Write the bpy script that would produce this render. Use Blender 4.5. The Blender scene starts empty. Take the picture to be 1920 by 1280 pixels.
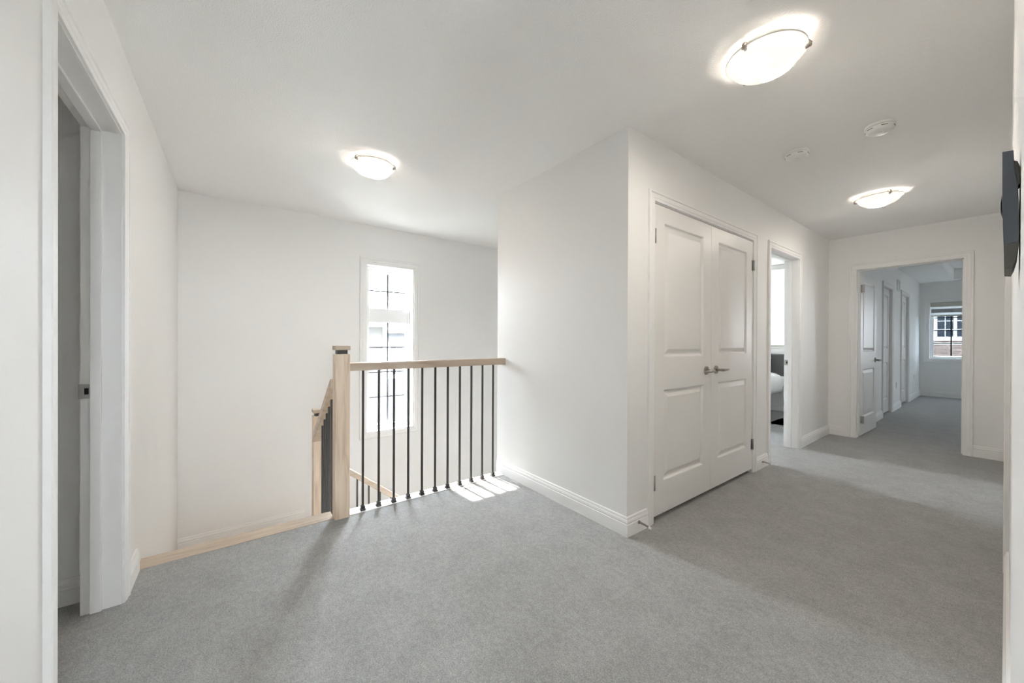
import bpy, bmesh, math, random
from mathutils import Matrix, Vector
R = math.radians
random.seed(4)
sc = bpy.context.scene
COL = sc.collection

# ------------------------------------------------------------------ camera, sky, sun, exposure
cam_d = bpy.data.cameras.new('camera')
cam_d.sensor_width = 36.0
cam_d.lens = 36.0 * 692.3 / 1920.0
cam_d.clip_start = 0.02
cam_d.clip_end = 300
cam = bpy.data.objects.new('camera', cam_d)
COL.objects.link(cam)
EYE = 1.163
cam.matrix_world = Matrix.Translation((0, 0, EYE)) @ Matrix.Rotation(R(53.25), 4, 'Z') @ Matrix.Rotation(R(90 - 0.154), 4, 'X') @ Matrix.Rotation(R(0.2175), 4, 'Z')
sc.camera = cam

SKY = 40.0
SUN = 11.0
LAMP = 118.0
EXPOSURE = 1.24
world = bpy.data.worlds.new('sky')
sc.world = world
world.use_nodes = True
bgn = world.node_tree.nodes['Background']
bgn.inputs[0].default_value = (0.84, 0.925, 1.0, 1)
bgn.inputs[1].default_value = SKY

sun_d = bpy.data.lights.new('sun', 'SUN')
sun_d.energy = SUN
sun_d.angle = R(0.6)
sun_d.color = (1.0, 0.95, 0.87)
sun = bpy.data.objects.new('sun', sun_d)
COL.objects.link(sun)
sun_dir = Vector((1.0, 0.075, -0.9375)).normalized()
sun.rotation_euler = sun_dir.to_track_quat('-Z', 'Y').to_euler()

def portal(name, loc, normal, w, h):
    d = bpy.data.lights.new(name, 'AREA')
    d.shape = 'RECTANGLE'
    d.size, d.size_y = w, h
    d.cycles.is_portal = True
    o = bpy.data.objects.new(name, d)
    COL.objects.link(o)
    o.location = loc
    o.rotation_euler = Vector(normal).to_track_quat('-Z', 'Z').to_euler()

vs = sc.view_settings
vs.view_transform = 'Standard'
vs.look = 'None'
vs.gamma = 1
vs.exposure = EXPOSURE
vs.use_curve_mapping = False
sc.cycles.max_bounces = 14
sc.cycles.diffuse_bounces = 9
sc.cycles.transparent_max_bounces = 16

# ------------------------------------------------------------------ materials
def newmat(name):
    m = bpy.data.materials.new(name)
    m.use_nodes = True
    nt = m.node_tree
    return m, nt, nt.nodes['Principled BSDF']

def plain(name, col, rough=0.5, metal=0.0, spec=0.5, bump=None, var=0.0, vscale=6.0):
    m, nt, b = newmat(name)
    b.inputs['Base Color'].default_value = (*col, 1)
    b.inputs['Roughness'].default_value = rough
    b.inputs['Metallic'].default_value = metal
    b.inputs['Specular IOR Level'].default_value = spec
    tc = nt.nodes.new('ShaderNodeTexCoord')
    if var:
        n = nt.nodes.new('ShaderNodeTexNoise')
        n.inputs['Scale'].default_value = vscale
        n.inputs['Detail'].default_value = 4
        nt.links.new(tc.outputs['Object'], n.inputs['Vector'])
        mx = nt.nodes.new('ShaderNodeMix'); mx.data_type = 'RGBA'
        mx.inputs['A'].default_value = (*[c * (1 - var) for c in col], 1)
        mx.inputs['B'].default_value = (*[min(1, c * (1 + var)) for c in col], 1)
        nt.links.new(n.outputs['Fac'], mx.inputs['Factor'])
        nt.links.new(mx.outputs['Result'], b.inputs['Base Color'])
    if bump:
        scale, strength, dist = bump
        n = nt.nodes.new('ShaderNodeTexNoise')
        n.inputs['Scale'].default_value = scale
        n.inputs['Detail'].default_value = 3
        nt.links.new(tc.outputs['Object'], n.inputs['Vector'])
        bp = nt.nodes.new('ShaderNodeBump')
        bp.inputs['Strength'].default_value = strength
        bp.inputs['Distance'].default_value = dist
        nt.links.new(n.outputs['Fac'], bp.inputs['Height'])
        nt.links.new(bp.outputs['Normal'], b.inputs['Normal'])
    return m

def carpet_mat():
    m, nt, b = newmat('grey_carpet')
    tc = nt.nodes.new('ShaderNodeTexCoord')
    def noise(s, d, rough=0.5):
        n = nt.nodes.new('ShaderNodeTexNoise')
        n.inputs['Scale'].default_value = s
        n.inputs['Detail'].default_value = d
        n.inputs['Roughness'].default_value = rough
        nt.links.new(tc.outputs['Object'], n.inputs['Vector'])
        return n
    n1 = noise(7, 5, 0.62)
    n2 = noise(190, 3, 0.7)
    n3 = noise(42, 4, 0.65)
    r1 = nt.nodes.new('ShaderNodeMapRange'); r1.inputs[1].default_value = .35; r1.inputs[2].default_value = .65
    r1.inputs[3].default_value = 0.93; r1.inputs[4].default_value = 1.06
    nt.links.new(n1.outputs['Fac'], r1.inputs[0])
    r2 = nt.nodes.new('ShaderNodeMapRange'); r2.inputs[1].default_value = .32; r2.inputs[2].default_value = .68
    r2.inputs[3].default_value = 0.66; r2.inputs[4].default_value = 1.31
    nt.links.new(n2.outputs['Fac'], r2.inputs[0])
    mu = nt.nodes.new('ShaderNodeMath'); mu.operation = 'MULTIPLY'
    nt.links.new(r1.outputs[0], mu.inputs[0]); nt.links.new(r2.outputs[0], mu.inputs[1])
    r3 = nt.nodes.new('ShaderNodeMapRange'); r3.inputs[1].default_value = .36; r3.inputs[2].default_value = .64
    r3.inputs[3].default_value = 0.90; r3.inputs[4].default_value = 1.10
    nt.links.new(n3.outputs['Fac'], r3.inputs[0])
    mu2 = nt.nodes.new('ShaderNodeMath'); mu2.operation = 'MULTIPLY'
    nt.links.new(mu.outputs[0], mu2.inputs[0]); nt.links.new(r3.outputs[0], mu2.inputs[1]); mu = mu2
    vm = nt.nodes.new('ShaderNodeVectorMath'); vm.operation = 'SCALE'
    vm.inputs[0].default_value = (0.352, 0.352, 0.345)
    nt.links.new(mu.outputs[0], vm.inputs['Scale'])
    nt.links.new(vm.outputs[0], b.inputs['Base Color'])
    b.inputs['Roughness'].default_value = 1.0
    b.inputs['Specular IOR Level'].default_value = 0.1
    b.inputs['Sheen Weight'].default_value = 0.15
    bp = nt.nodes.new('ShaderNodeBump')
    bp.inputs['Strength'].default_value = 0.6
    bp.inputs['Distance'].default_value = 0.006
    nt.links.new(n2.outputs['Fac'], bp.inputs['Height'])
    nt.links.new(bp.outputs['Normal'], b.inputs['Normal'])
    return m

def oak_mat(name, axis, k=1.0):
    m, nt, b = newmat(name)
    tc = nt.nodes.new('ShaderNodeTexCoord')
    mp = nt.nodes.new('ShaderNodeMapping')
    s = [16.0, 16.0, 16.0]; s[axis] = 1.6
    mp.inputs['Scale'].default_value = s
    nt.links.new(tc.outputs['Object'], mp.inputs['Vector'])
    n = nt.nodes.new('ShaderNodeTexNoise')
    n.inputs['Scale'].default_value = 1.6; n.inputs['Detail'].default_value = 6; n.inputs['Distortion'].default_value = 0.9
    nt.links.new(mp.outputs[0], n.inputs['Vector'])
    cr = nt.nodes.new('ShaderNodeValToRGB')
    e = cr.color_ramp.elements
    e[0].position = .3; e[0].color = (0.66, 0.50, 0.37, 1)
    e[1].position = .62; e[1].color = (0.88, 0.73, 0.58, 1)
    x = e.new(.46); x.color = (0.82, 0.66, 0.51, 1)
    nt.links.new(n.outputs['Fac'], cr.inputs[0])
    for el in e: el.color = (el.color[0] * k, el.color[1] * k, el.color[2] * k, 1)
    nt.links.new(cr.outputs[0], b.inputs['Base Color'])
    b.inputs['Roughness'].default_value = 0.38
    return m

def pane_mat(name, tint=(1, 1, 1), refl=0.06):
    m = bpy.data.materials.new(name); m.use_nodes = True
    nt = m.node_tree; nt.nodes.clear()
    o = nt.nodes.new('ShaderNodeOutputMaterial')
    t = nt.nodes.new('ShaderNodeBsdfTransparent'); t.inputs[0].default_value = (*tint, 1)
    g = nt.nodes.new('ShaderNodeBsdfGlossy'); g.inputs['Roughness'].default_value = 0.02
    mx = nt.nodes.new('ShaderNodeMixShader'); mx.inputs[0].default_value = refl
    nt.links.new(t.outputs[0], mx.inputs[1]); nt.links.new(g.outputs[0], mx.inputs[2])
    nt.links.new(mx.outputs[0], o.inputs[0])
    return m

def fabric_mat(name, col, trans):
    m = bpy.data.materials.new(name); m.use_nodes = True
    nt = m.node_tree; nt.nodes.clear()
    o = nt.nodes.new('ShaderNodeOutputMaterial')
    t = nt.nodes.new('ShaderNodeBsdfTranslucent'); t.inputs[0].default_value = (*col, 1)
    d = nt.nodes.new('ShaderNodeBsdfDiffuse'); d.inputs[0].default_value = (*col, 1)
    mx = nt.nodes.new('ShaderNodeMixShader'); mx.inputs[0].default_value = trans
    nt.links.new(d.outputs[0], mx.inputs[1]); nt.links.new(t.outputs[0], mx.inputs[2])
    nt.links.new(mx.outputs[0], o.inputs[0])
    return m

def bowl_mat():
    # frosted alabaster glass bowl lit by two bulbs inside: it is the lamp, so it emits
    m, nt, b = newmat('lit_frosted_glass')
    b.inputs['Base Color'].default_value = (0.9, 0.88, 0.85, 1)
    b.inputs['Roughness'].default_value = 0.25
    tc = nt.nodes.new('ShaderNodeTexCoord')
    acc = None
    for p in ((0.062, 0.018, -0.075), (-0.062, -0.018, -0.075)):
        ds = nt.nodes.new('ShaderNodeVectorMath'); ds.operation = 'DISTANCE'
        ds.inputs[1].default_value = p
        nt.links.new(tc.outputs['Object'], ds.inputs[0])
        mr = nt.nodes.new('ShaderNodeMapRange'); mr.interpolation_type = 'SMOOTHSTEP'
        mr.inputs[1].default_value = 0.015; mr.inputs[2].default_value = 0.065
        mr.inputs[3].default_value = 1.0; mr.inputs[4].default_value = 0.0
        nt.links.new(ds.outputs['Value'], mr.inputs[0])
        if acc is None: acc = mr.outputs[0]
        else:
            ad = nt.nodes.new('ShaderNodeMath'); ad.operation = 'ADD'
            nt.links.new(acc, ad.inputs[0]); nt.links.new(mr.outputs[0], ad.inputs[1]); acc = ad.outputs[0]
    ml = nt.nodes.new('ShaderNodeMath'); ml.operation = 'MULTIPLY_ADD'
    ml.inputs[1].default_value = LAMP; ml.inputs[2].default_value = 0.32
    nt.links.new(acc, ml.inputs[0])
    b.inputs['Emission Color'].default_value = (1.0, 0.905, 0.80, 1)
    nt.links.new(ml.outputs[0], b.inputs['Emission Strength'])
    return m

def brick_mat(name, c1, c2, mortar, axis='Y'):
    m, nt, b = newmat(name)
    tc = nt.nodes.new('ShaderNodeTexCoord')
    mp = nt.nodes.new('ShaderNodeMapping')
    if axis == 'Y': mp.inputs['Rotation'].default_value = (R(90), 0, 0)
    else: mp.inputs['Rotation'].default_value = (R(90), 0, R(90))
    br = nt.nodes.new('ShaderNodeTexBrick')
    nt.links.new(tc.outputs['Object'], mp.inputs[0]); nt.links.new(mp.outputs[0], br.inputs['Vector'])
    br.inputs['Color1'].default_value = (*c1, 1); br.inputs['Color2'].default_value = (*c2, 1)
    br.inputs['Mortar'].default_value = (*mortar, 1)
    br.inputs['Scale'].default_value = 1.0
    br.inputs['Brick Width'].default_value = 0.26; br.inputs['Row Height'].default_value = 0.085
    br.inputs['Mortar Size'].default_value = 0.008
    nt.links.new(br.outputs['Color'], b.inputs['Base Color'])
    b.inputs['Roughness'].default_value = 0.9
    return m

M = {}
M['wall'] = plain('white_wall_paint', (0.84, 0.835, 0.825), 0.55, spec=0.3, bump=(180, 0.05, 0.001))
M['ceil'] = plain('stippled_ceiling_paint', (0.91, 0.905, 0.897), 0.9, spec=0.1, bump=(170, 0.5, 0.005), var=0.015, vscale=150)
M['trim'] = plain('white_trim_paint', (0.85, 0.845, 0.835), 0.5, spec=0.35)
M['door'] = plain('white_door_paint', (0.80, 0.785, 0.765), 0.36)
M['carpet'] = carpet_mat()
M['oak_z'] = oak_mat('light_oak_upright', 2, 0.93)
M['oak_y'] = oak_mat('light_oak_along_y_darkened', 1, 0.62)  # same oak, darkened where the window lights it strongly
M['oak_x'] = oak_mat('light_oak_along_x_darkened', 0, 0.72)  # same oak again, darkened against the window light
M['iron'] = plain('black_iron', (0.045, 0.042, 0.039), 0.45)
M['nickel'] = plain('satin_nickel', (0.40, 0.37, 0.34), 0.32, 1.0)
M['steel'] = plain('brushed_steel', (0.45, 0.44, 0.42), 0.4, 1.0)
M['plastic'] = plain('white_plastic', (0.82, 0.81, 0.79), 0.4)
M['rubber'] = plain('white_rubber', (0.85, 0.84, 0.82), 0.6)
M['void'] = plain('dark_void', (0.01, 0.01, 0.01), 0.9)
M['bowl'] = bowl_mat()
M['upvc'] = plain('white_vinyl_frame', (0.86, 0.86, 0.86), 0.3)
M['grille'] = plain('grey_window_grille', (0.22, 0.23, 0.25), 0.5)
M['pane'] = pane_mat('clear_pane')
M['dimming'] = pane_mat('glare_dimming_pane', (0.21, 0.225, 0.235), 0.03)  # glass darkened so the overbright view outside stays visible
M['slate'] = plain('charcoal_plastic', (0.075, 0.083, 0.10), 0.45)
M['umber'] = plain('brown_black_plastic', (0.075, 0.069, 0.057), 0.45)
M['linen'] = plain('white_linen', (0.86, 0.86, 0.85), 0.9, bump=(14, 0.4, 0.02))
M['grey_fabric'] = plain('dark_grey_upholstery', (0.10, 0.098, 0.098), 0.95, var=0.15, vscale=120)
M['bedbase'] = plain('grey_bed_base', (0.30, 0.30, 0.30), 0.8)
M['sheer'] = fabric_mat('sheer_blind_fabric', (0.86, 0.86, 0.85), 0.6)
M['screen'] = fabric_mat('white_blind_fabric', (0.86, 0.86, 0.85), 0.34)
M['blind'] = fabric_mat('grey_blind_fabric', (0.42, 0.43, 0.43), 0.12)
M['blindrail'] = plain('beige_blind_rail', (0.55, 0.53, 0.48), 0.5)
M['brick'] = brick_mat('pink_buff_brick', (0.17, 0.105, 0.085), (0.25, 0.175, 0.145), (0.24, 0.21, 0.19), 'Y')
M['brickx'] = brick_mat('glare_darkened_brick', (0.018, 0.0175, 0.017), (0.024, 0.0235, 0.023), (0.032, 0.031, 0.030), 'X')  # brick darkened to near black so the sky glare leaves it pale
M['render_x'] = plain('glare_darkened_render', (0.017, 0.018, 0.021), 0.9)  # grey wall darkened to offset the sky glare
M['extglass'] = plain('dark_window_glass', (0.03, 0.035, 0.045), 0.12, spec=0.12)
M['exttrim'] = plain('white_exterior_trim', (0.80, 0.79, 0.77), 0.5)
M['shingle'] = plain('grey_roof_shingles', (0.16, 0.155, 0.155), 0.95, var=0.2, vscale=8)
M['grass'] = plain('pale_gravel_yard', (0.42, 0.41, 0.38), 1.0, var=0.15, vscale=10)
M['leaf'] = plain('tree_leaf', (0.16, 0.30, 0.07), 0.7, var=0.3, vscale=3)
M['bark'] = plain('bark', (0.12, 0.09, 0.06), 0.9)

# ------------------------------------------------------------------ mesh helpers
class MB:
    def __init__(s): s.v = []; s.f = []; s.sm = []
    def add(s, vs_, fs, smooth=False):
        o = len(s.v); s.v += [tuple(p) for p in vs_]
        for f in fs: s.f.append([o + i for i in f]); s.sm.append(smooth)
        return s
    def box(s, x0, x1, y0, y1, z0, z1):
        x0, x1 = min(x0, x1), max(x0, x1); y0, y1 = min(y0, y1), max(y0, y1); z0, z1 = min(z0, z1), max(z0, z1)
        v = [(x0, y0, z0), (x1, y0, z0), (x1, y1, z0), (x0, y1, z0), (x0, y0, z1), (x1, y0, z1), (x1, y1, z1), (x0, y1, z1)]
        return s.add(v, [(0, 3, 2, 1), (4, 5, 6, 7), (0, 1, 5, 4), (1, 2, 6, 5), (2, 3, 7, 6), (3, 0, 4, 7)])
    def prism(s, poly, axis, a0, a1):
        """poly: 2D points in the plane perpendicular to axis; axis 0/1/2"""
        def P(p, a):
            if axis == 0: return (a, p[0], p[1])
            if axis == 1: return (p[0], a, p[1])
            return (p[0], p[1], a)
        n = len(poly)
        v = [P(p, a0) for p in poly] + [P(p, a1) for p in poly]
        fs = [[i, (i + 1) % n, n + (i + 1) % n, n + i] for i in range(n)] + [list(range(n))[::-1], list(range(n, 2 * n))]
        return s.add(v, fs)
    def cyl(s, p0, p1, r0, r1=None, n=16, caps=True, smooth=True):
        r1 = r0 if r1 is None else r1
        p0, p1 = Vector(p0), Vector(p1); d = (p1 - p0).normalized()
        a = d.orthogonal().normalized(); b = d.cross(a)
        v = []
        for p, r in ((p0, r0), (p1, r1)):
            for i in range(n):
                t = 2 * math.pi * i / n
                v.append(p + r * (a * math.cos(t) + b * math.sin(t)))
        s.add(v, [[i, (i + 1) % n, n + (i + 1) % n, n + i] for i in range(n)], smooth)
        if caps: s.add(v, [list(range(n))[::-1], list(range(n, 2 * n))])
        return s
    def lathe(s, prof, n=40, c=(0, 0, 0), smooth=True):
        v = []
        for r, z in prof:
            for i in range(n):
                t = 2 * math.pi * i / n
                v.append((c[0] + r * math.cos(t), c[1] + r * math.sin(t), c[2] + z))
        fs = []
        for k in range(len(prof) - 1):
            for i in range(n):
                j = (i + 1) % n
                fs.append([k * n + i, k * n + j, (k + 1) * n + j, (k + 1) * n + i])
        return s.add(v, fs, smooth)
    def tube(s, pts, r, n=8):
        pts = [Vector(p) for p in pts]
        v = []; a = None
        for k, p in enumerate(pts):
            d = (pts[min(k + 1, len(pts) - 1)] - pts[max(k - 1, 0)]).normalized()
            if a is None: a = d.orthogonal().normalized()
            a = (a - d * a.dot(d)).normalized(); b = d.cross(a)
            rr = r[k] if isinstance(r, (list, tuple)) else r
            for i in range(n):
                t = 2 * math.pi * i / n
                v.append(p + rr * (a * math.cos(t) + b * math.sin(t)))
        fs = [[k * n + i, k * n + (i + 1) % n, (k + 1) * n + (i + 1) % n, (k + 1) * n + i] for k in range(len(pts) - 1) for i in range(n)]
        s.add(v, fs, True)
        return s.add(v, [list(range(n))[::-1], list(range(len(v) - n, len(v)))])
    def frame(s, L, R_, T, prof, fn, B=None):
        """mitred frame round an opening. prof: closed list of (w outward, t depth). fn(u, t, z)->xyz"""
        n = len(prof); v = []
        for w, t in prof:
            if B is None: nodes = [(L - w, 0.0), (L - w, T + w), (R_ + w, T + w), (R_ + w, 0.0)]
            else: nodes = [(L - w, B - w), (L - w, T + w), (R_ + w, T + w), (R_ + w, B - w)]
            for u, z in nodes: v.append(fn(u, t, z))
        fs = []
        segs = 3 if B is None else 4
        for k in range(n):
            k2 = (k + 1) % n
            for i in range(segs):
                j = (i + 1) % 4
                fs.append([k * 4 + i, k * 4 + j, k2 * 4 + j, k2 * 4 + i])
        if B is None:
            fs.append([k * 4 for k in range(n)]); fs.append([k * 4 + 3 for k in range(n)][::-1])
        return s.add(v, fs)
    def build(s, name, mat, parent=None, bevel=0.0, segs=2, loc=None):
        me = bpy.data.meshes.new(name)
        me.from_pydata(s.v, [], s.f)
        for p, q in zip(me.polygons, s.sm): p.use_smooth = q
        bm = bmesh.new(); bm.from_mesh(me)
        bmesh.ops.remove_doubles(bm, verts=bm.verts, dist=1e-6)
        bmesh.ops.recalc_face_normals(bm, faces=bm.faces)
        if bevel:
            es = [e for e in bm.edges if len(e.link_faces) == 2 and e.calc_face_angle(0) > 0.5]
            bmesh.ops.bevel(bm, geom=es, offset=bevel, segments=segs, affect='EDGES', profile=0.5, clamp_overlap=True)
        bm.to_mesh(me); bm.free()
        me.materials.append(M[mat] if isinstance(mat, str) else mat)
        o = bpy.data.objects.new(name, me)
        COL.objects.link(o)
        if loc is not None: o.location = loc
        if parent is not None: o.parent = parent
        return o

def tag(o, label, cat, group=None):
    o['label'] = label; o['category'] = cat
    if group: o['group'] = group
    return o
def struct(o, label=None):
    o['kind'] = 'structure'
    if label: o['label'] = label
    return o
def empty(name, loc=(0, 0, 0), rz=0.0):
    o = bpy.data.objects.new(name, None)
    o.empty_display_size = 0.1
    COL.objects.link(o); o.location = loc; o.rotation_euler = (0, 0, rz)
    return o
def instance(src, name, parent, loc=(0, 0, 0), rz=0.0):
    o = src.copy(); o.name = name; COL.objects.link(o)
    o.parent = parent; o.location = loc; o.rotation_euler = (0, 0, rz)
    return o
def copy_tree(o, parent=None):
    c = o.copy(); COL.objects.link(c); c.parent = parent
    for ch in list(o.children): copy_tree(ch, c)
    return c

def wall_x(x0, x1, y0, y1, z0, z1, holes=(), mb=None):
    """wall whose faces look along X; holes: (ya, yb, za, zb)"""
    mb = mb or MB(); y = y0
    for ya, yb, za, zb in sorted(holes):
        mb.box(x0, x1, y, ya, z0, z1)
        if za > z0: mb.box(x0, x1, ya, yb, z0, za)
        if zb < z1: mb.box(x0, x1, ya, yb, zb, z1)
        y = yb
    return mb.box(x0, x1, y, y1, z0, z1)
def wall_y(y0, y1, x0, x1, z0, z1, holes=(), mb=None):
    mb = mb or MB(); x = x0
    for xa, xb, za, zb in sorted(holes):
        mb.box(x, xa, y0, y1, z0, z1)
        if za > z0: mb.box(xa, xb, y0, y1, z0, za)
        if zb < z1: mb.box(xa, xb, y0, y1, zb, z1)
        x = xb
    return mb.box(x, x1, y0, y1, z0, z1)

BASE_PROF = [(0, 0), (.0155, 0), (.0155, .072), (.0125, .075), (.0125, .079), (.0148, .083), (.0130, .094), (.0095, .100), (.0085, .112), (.004, .115), (0, .115)]
def baseboard(mb, p0, p1, nrm, z=0.0, m0=0, m1=0):
    """m0/m1: +1 mitre for an outside corner, -1 for an inside corner"""
    p0, p1, nn = Vector((*p0, z)), Vector((*p1, z)), Vector((*nrm, 0))
    d = (p1 - p0).normalized(); n = len(BASE_PROF)
    v = [p0 + nn * t - d * (m0 * t) + Vector((0, 0, h)) for t, h in BASE_PROF] + [p1 + nn * t + d * (m1 * t) + Vector((0, 0, h)) for t, h in BASE_PROF]
    return mb.add(v, [[i, (i + 1) % n, n + (i + 1) % n, n + i] for i in range(n)] + [list(range(n)), list(range(n, 2 * n))[::-1]])

CAS = .068
CASING = [(0.004, 0), (0.004, .010), (.012, .0115), (.020, .0115), (.024, .014), (.044, .015), (.050, .0125), (.054, .018), (CAS - .003, .018), (CAS, .015), (CAS, 0)]

# ------------------------------------------------------------------ main dimensions (metres; eye above the origin)
XH, YB, YF, XW, ZC, YL, XR = -1.349, 1.866, 6.014, -4.251, 2.44, -.4025, -2.624
XE = .012           # right wall face
XBE = -2.715        # end of the wall beside the railing
T = .12
LAND = -.668
BED_Y = 7.29
FAR_X, FAR_Y = -1.140, 11.953
LOW = -2.86
CLO = (2.135, 3.668, 2.05)     # closet opening Y0 Y1 top
BDR = (4.075, 4.875, 2.05)     # bedroom opening
LDR = (-2.319, -1.562, 2.055)  # left doorway X0 X1
FDR = (-1.085, -.268, 2.03)    # doorway at the hall end
RDR = (3.165, 3.930, 2.05)     # right wall door
WIN = (1.152, 1.706, .125, 2.015)
BWX = (4.22, 4.72, .95, 2.05)  # bedroom window in the outer wall
BWY = (-3.35, -1.85, 1.13, 2.33)
FWN = (-1.003, .10, .80, 2.02)
FW2 = (1.62, 2.08, .95, 2.02)   # added out of view on the same wall to brighten the far room
J = .02

# ------------------------------------------------------------------ floor, ceiling, walls
fl = MB()
fl.box(-2.612, 1.60, YL - T, YB + .06, -.25, 0)
fl.box(XH - .06, XE + .06, YB + .06, YF + .06, -.25, 0)
fl.box(-2.10, XH - .06, YB + .06, 3.74, -.25, 0)
fl.box(XW, XH - .06, 3.74, BED_Y + .05, -.25, 0)
fl.box(-2.52, -1.10, -1.75, YL - T, -.25, 0)
fl.box(FAR_X - .9, 2.6, YF + .06, FAR_Y + .05, -.25, 0)
floor = struct(fl.build('floor', 'carpet'), 'grey cut pile carpet running through landing, hallway and rooms')

ce = MB()
ce.box(XW - .15, 1.72, -1.80, YF + .06, ZC, ZC + .2)
ce.box(XW - .15, XH - T, YF + .06, BED_Y + .15, ZC, ZC + .2)
TX0, TX1, TY0, TY1 = -.64, 1.9, 7.2, 11.62
ce.box(FAR_X - .9, TX0, YF + .06, FAR_Y + .15, ZC, ZC + .2)
ce.box(TX1, 2.72, YF + .06, FAR_Y + .15, ZC, ZC + .2)
ce.box(TX0, TX1, YF + .06, TY0, ZC, ZC + .2)
ce.box(TX0, TX1, TY1, FAR_Y + .15, ZC, ZC + .2)
ce.box(TX0 - .02, TX1 + .02, TY0 - .02, TY1 + .02, ZC + .2, ZC + .3)
struct(ce.build('ceiling', 'ceil'), 'white stippled ceiling')

struct(wall_y(YL - T, YL, XW - .15, 1.72, LOW, ZC, [(LDR[0] - J, LDR[1] + J, -.25, LDR[2] + J)]).build('wall_left', 'wall'), 'white painted wall with the open doorway beside the stair')
struct(wall_y(YB, YB + T, XBE, XH, -.25, ZC).build('wall_stair', 'wall', bevel=.0), 'white painted wall where the oak handrail ends')
struct(wall_x(XH - T, XH, YB + T, BED_Y + .15, -.25, ZC, [(CLO[0] - J, CLO[1] + J, -.25, CLO[2] + J), (BDR[0] - J, BDR[1] + J, -.25, BDR[2] + J)]).build('wall_hall', 'wall'), 'white painted hallway wall with the closet doors')
struct(wall_x(XBE, XBE + T, YB + T, 3.55, LOW, ZC, mb=wall_x(-2.70, -2.612, YL, YB + T, LOW, -.03)).build('wall_well', 'wall'), 'white wall lining the stairwell below the landing')
struct(wall_x(XW - .15, XW, YL - T, BED_Y + .15, LOW, ZC, [WIN, BWX]).build('wall_window', 'wall'), 'white outer wall with the tall stair window')
struct(wall_y(YF, YF + T, XH - T + .001, 1.0, -.25, ZC, [(FDR[0] - J, FDR[1] + J, -.25, FDR[2] + J)]).build('wall_far', 'wall'), 'white wall at the hallway end with a cased doorway')
struct(wall_x(XE, XE + T, .45, YF, -.25, ZC, [(RDR[0] - J, RDR[1] + J, -.25, RDR[2] + J)]).build('wall_right', 'wall'), 'white wall along the right side of the hallway')
NWN = (-.14, .18, 1.00, 1.90)  # opening added behind the camera for more daylight on the landing
nk = wall_y(.45, .57, XE + T, 1.60, -.25, ZC); wall_x(1.60, 1.72, YL, .57, -.25, ZC, [NWN], mb=nk)
struct(nk.build('wall_nook', 'wall'))
cl = MB().box(-2.12, -2.0, YB + T, 3.68, -.25, ZC); cl.box(-2.0, XH - T, 3.68, 3.76, -.25, ZC)
cl.box(XBE + T, -2.0, 3.45, 3.55, LOW, ZC)
struct(cl.build('wall_closet', 'wall'))
bw = wall_y(3.70, 3.80, XW, -2.0, LOW, ZC)
struct(bw.build('wall_bedroom', 'wall'))
struct(wall_y(BED_Y, BED_Y + .15, XW, XH - T, -.25, ZC, [BWY]).build('wall_headboard', 'wall'), 'white bedroom wall behind the grey headboard')
lr = MB().box(-2.58, -2.46, -1.80, YL - T, -.25, ZC); lr.box(-2.58, -1.0, -1.80, -1.70, -.25, ZC); lr.box(-1.12, -1.0, -1.70, YL - T, -.25, ZC)
struct(lr.build('wall_side_room', 'wall'), 'white wall inside the side room')
FD1, FD2 = (7.98, 8.70, 2.03), (9.62, 10.42, 2.03)
struct(wall_x(FAR_X - T, FAR_X, YF + T, FAR_Y + .15, -.25, ZC, [(FD1[0] - J, FD1[1] + J, -.25, FD1[2] + J), (FD2[0] - J, FD2[1] + J, -.25, FD2[2] + J)]).build('wall_far_room', 'wall'), 'white left wall of the far room with two cased doors')
struct(wall_y(FAR_Y, FAR_Y + .15, FAR_X, 2.72, -.25, ZC, [FWN, FW2]).build('wall_far_window', 'wall'), 'white far wall under the window with the raised blind')
fr = MB().box(2.6, 2.72, YF + T, FAR_Y, -.25, ZC); fr.box(1.0, 2.72, YF, YF + T, -.25, ZC)
struct(fr.build('wall_far_side', 'wall'))
bk = MB().box(XE + T, XE + T + .06, RDR[0] - .2, RDR[1] + .2, -.25, ZC)
struct(bk.build('wall_behind_right_door', 'wall'))
bk = MB().box(FAR_X - T - .06, FAR_X - T, FD1[0] - .2, FD2[1] + .2, -.25, ZC)
struct(bk.build('wall_behind_far_doors', 'wall'))
lo = MB().box(XW, XBE + T, YL, 3.70, LOW - .1, LOW)
struct(lo.build('floor_lower', 'carpet'))

# baseboards -----------------------------------------------------------------
def bb(name, segs, label=None, parent=None):
    mb = MB()
    for sg in segs: baseboard(mb, *sg)
    return struct(mb.build(name, 'trim'), label)
bb('baseboard_left', [((-2.604, YL), (LDR[0] - CAS, YL), (0, 1)), ((LDR[1] + CAS, YL), (1.6, YL), (0, 1))], 'short white baseboard between left doorway and stair nosing')
bb('baseboard_stair', [((XBE + .01, YB), (XH, YB), (0, -1), 0, 0, 1)], 'white baseboard along the wall where the railing ends')
bb('baseboard_hall', [((XH, YB), (XH, CLO[0] - CAS), (1, 0), 0, 1, 0), ((XH, CLO[1] + CAS), (XH, BDR[0] - CAS), (1, 0)), ((XH, BDR[1] + CAS), (XH, YF), (1, 0), 0, 0, -1)], 'white baseboard along the closet wall')
bb('baseboard_far', [((XH, YF), (FDR[0] - CAS, YF), (0, -1), 0, -1, 0), ((FDR[1] + CAS, YF), (XE, YF), (0, -1))], 'white baseboard either side of the hall end doorway')
bb('baseboard_right', [((XE, .45), (XE, RDR[0] - CAS), (-1, 0)), ((XE, RDR[1] + CAS), (XE, YF), (-1, 0))], 'white baseboard along the right wall')
bb('baseboard_side_room', [((-2.46, -1.70), (-2.46, YL - T), (1, 0))], 'white baseboard seen through the left doorway')
bb('baseboard_window', [((XW, YL), (XW, .56), (1, 0), LAND)], 'white baseboard on the stair landing below the oak nosing')
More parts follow.
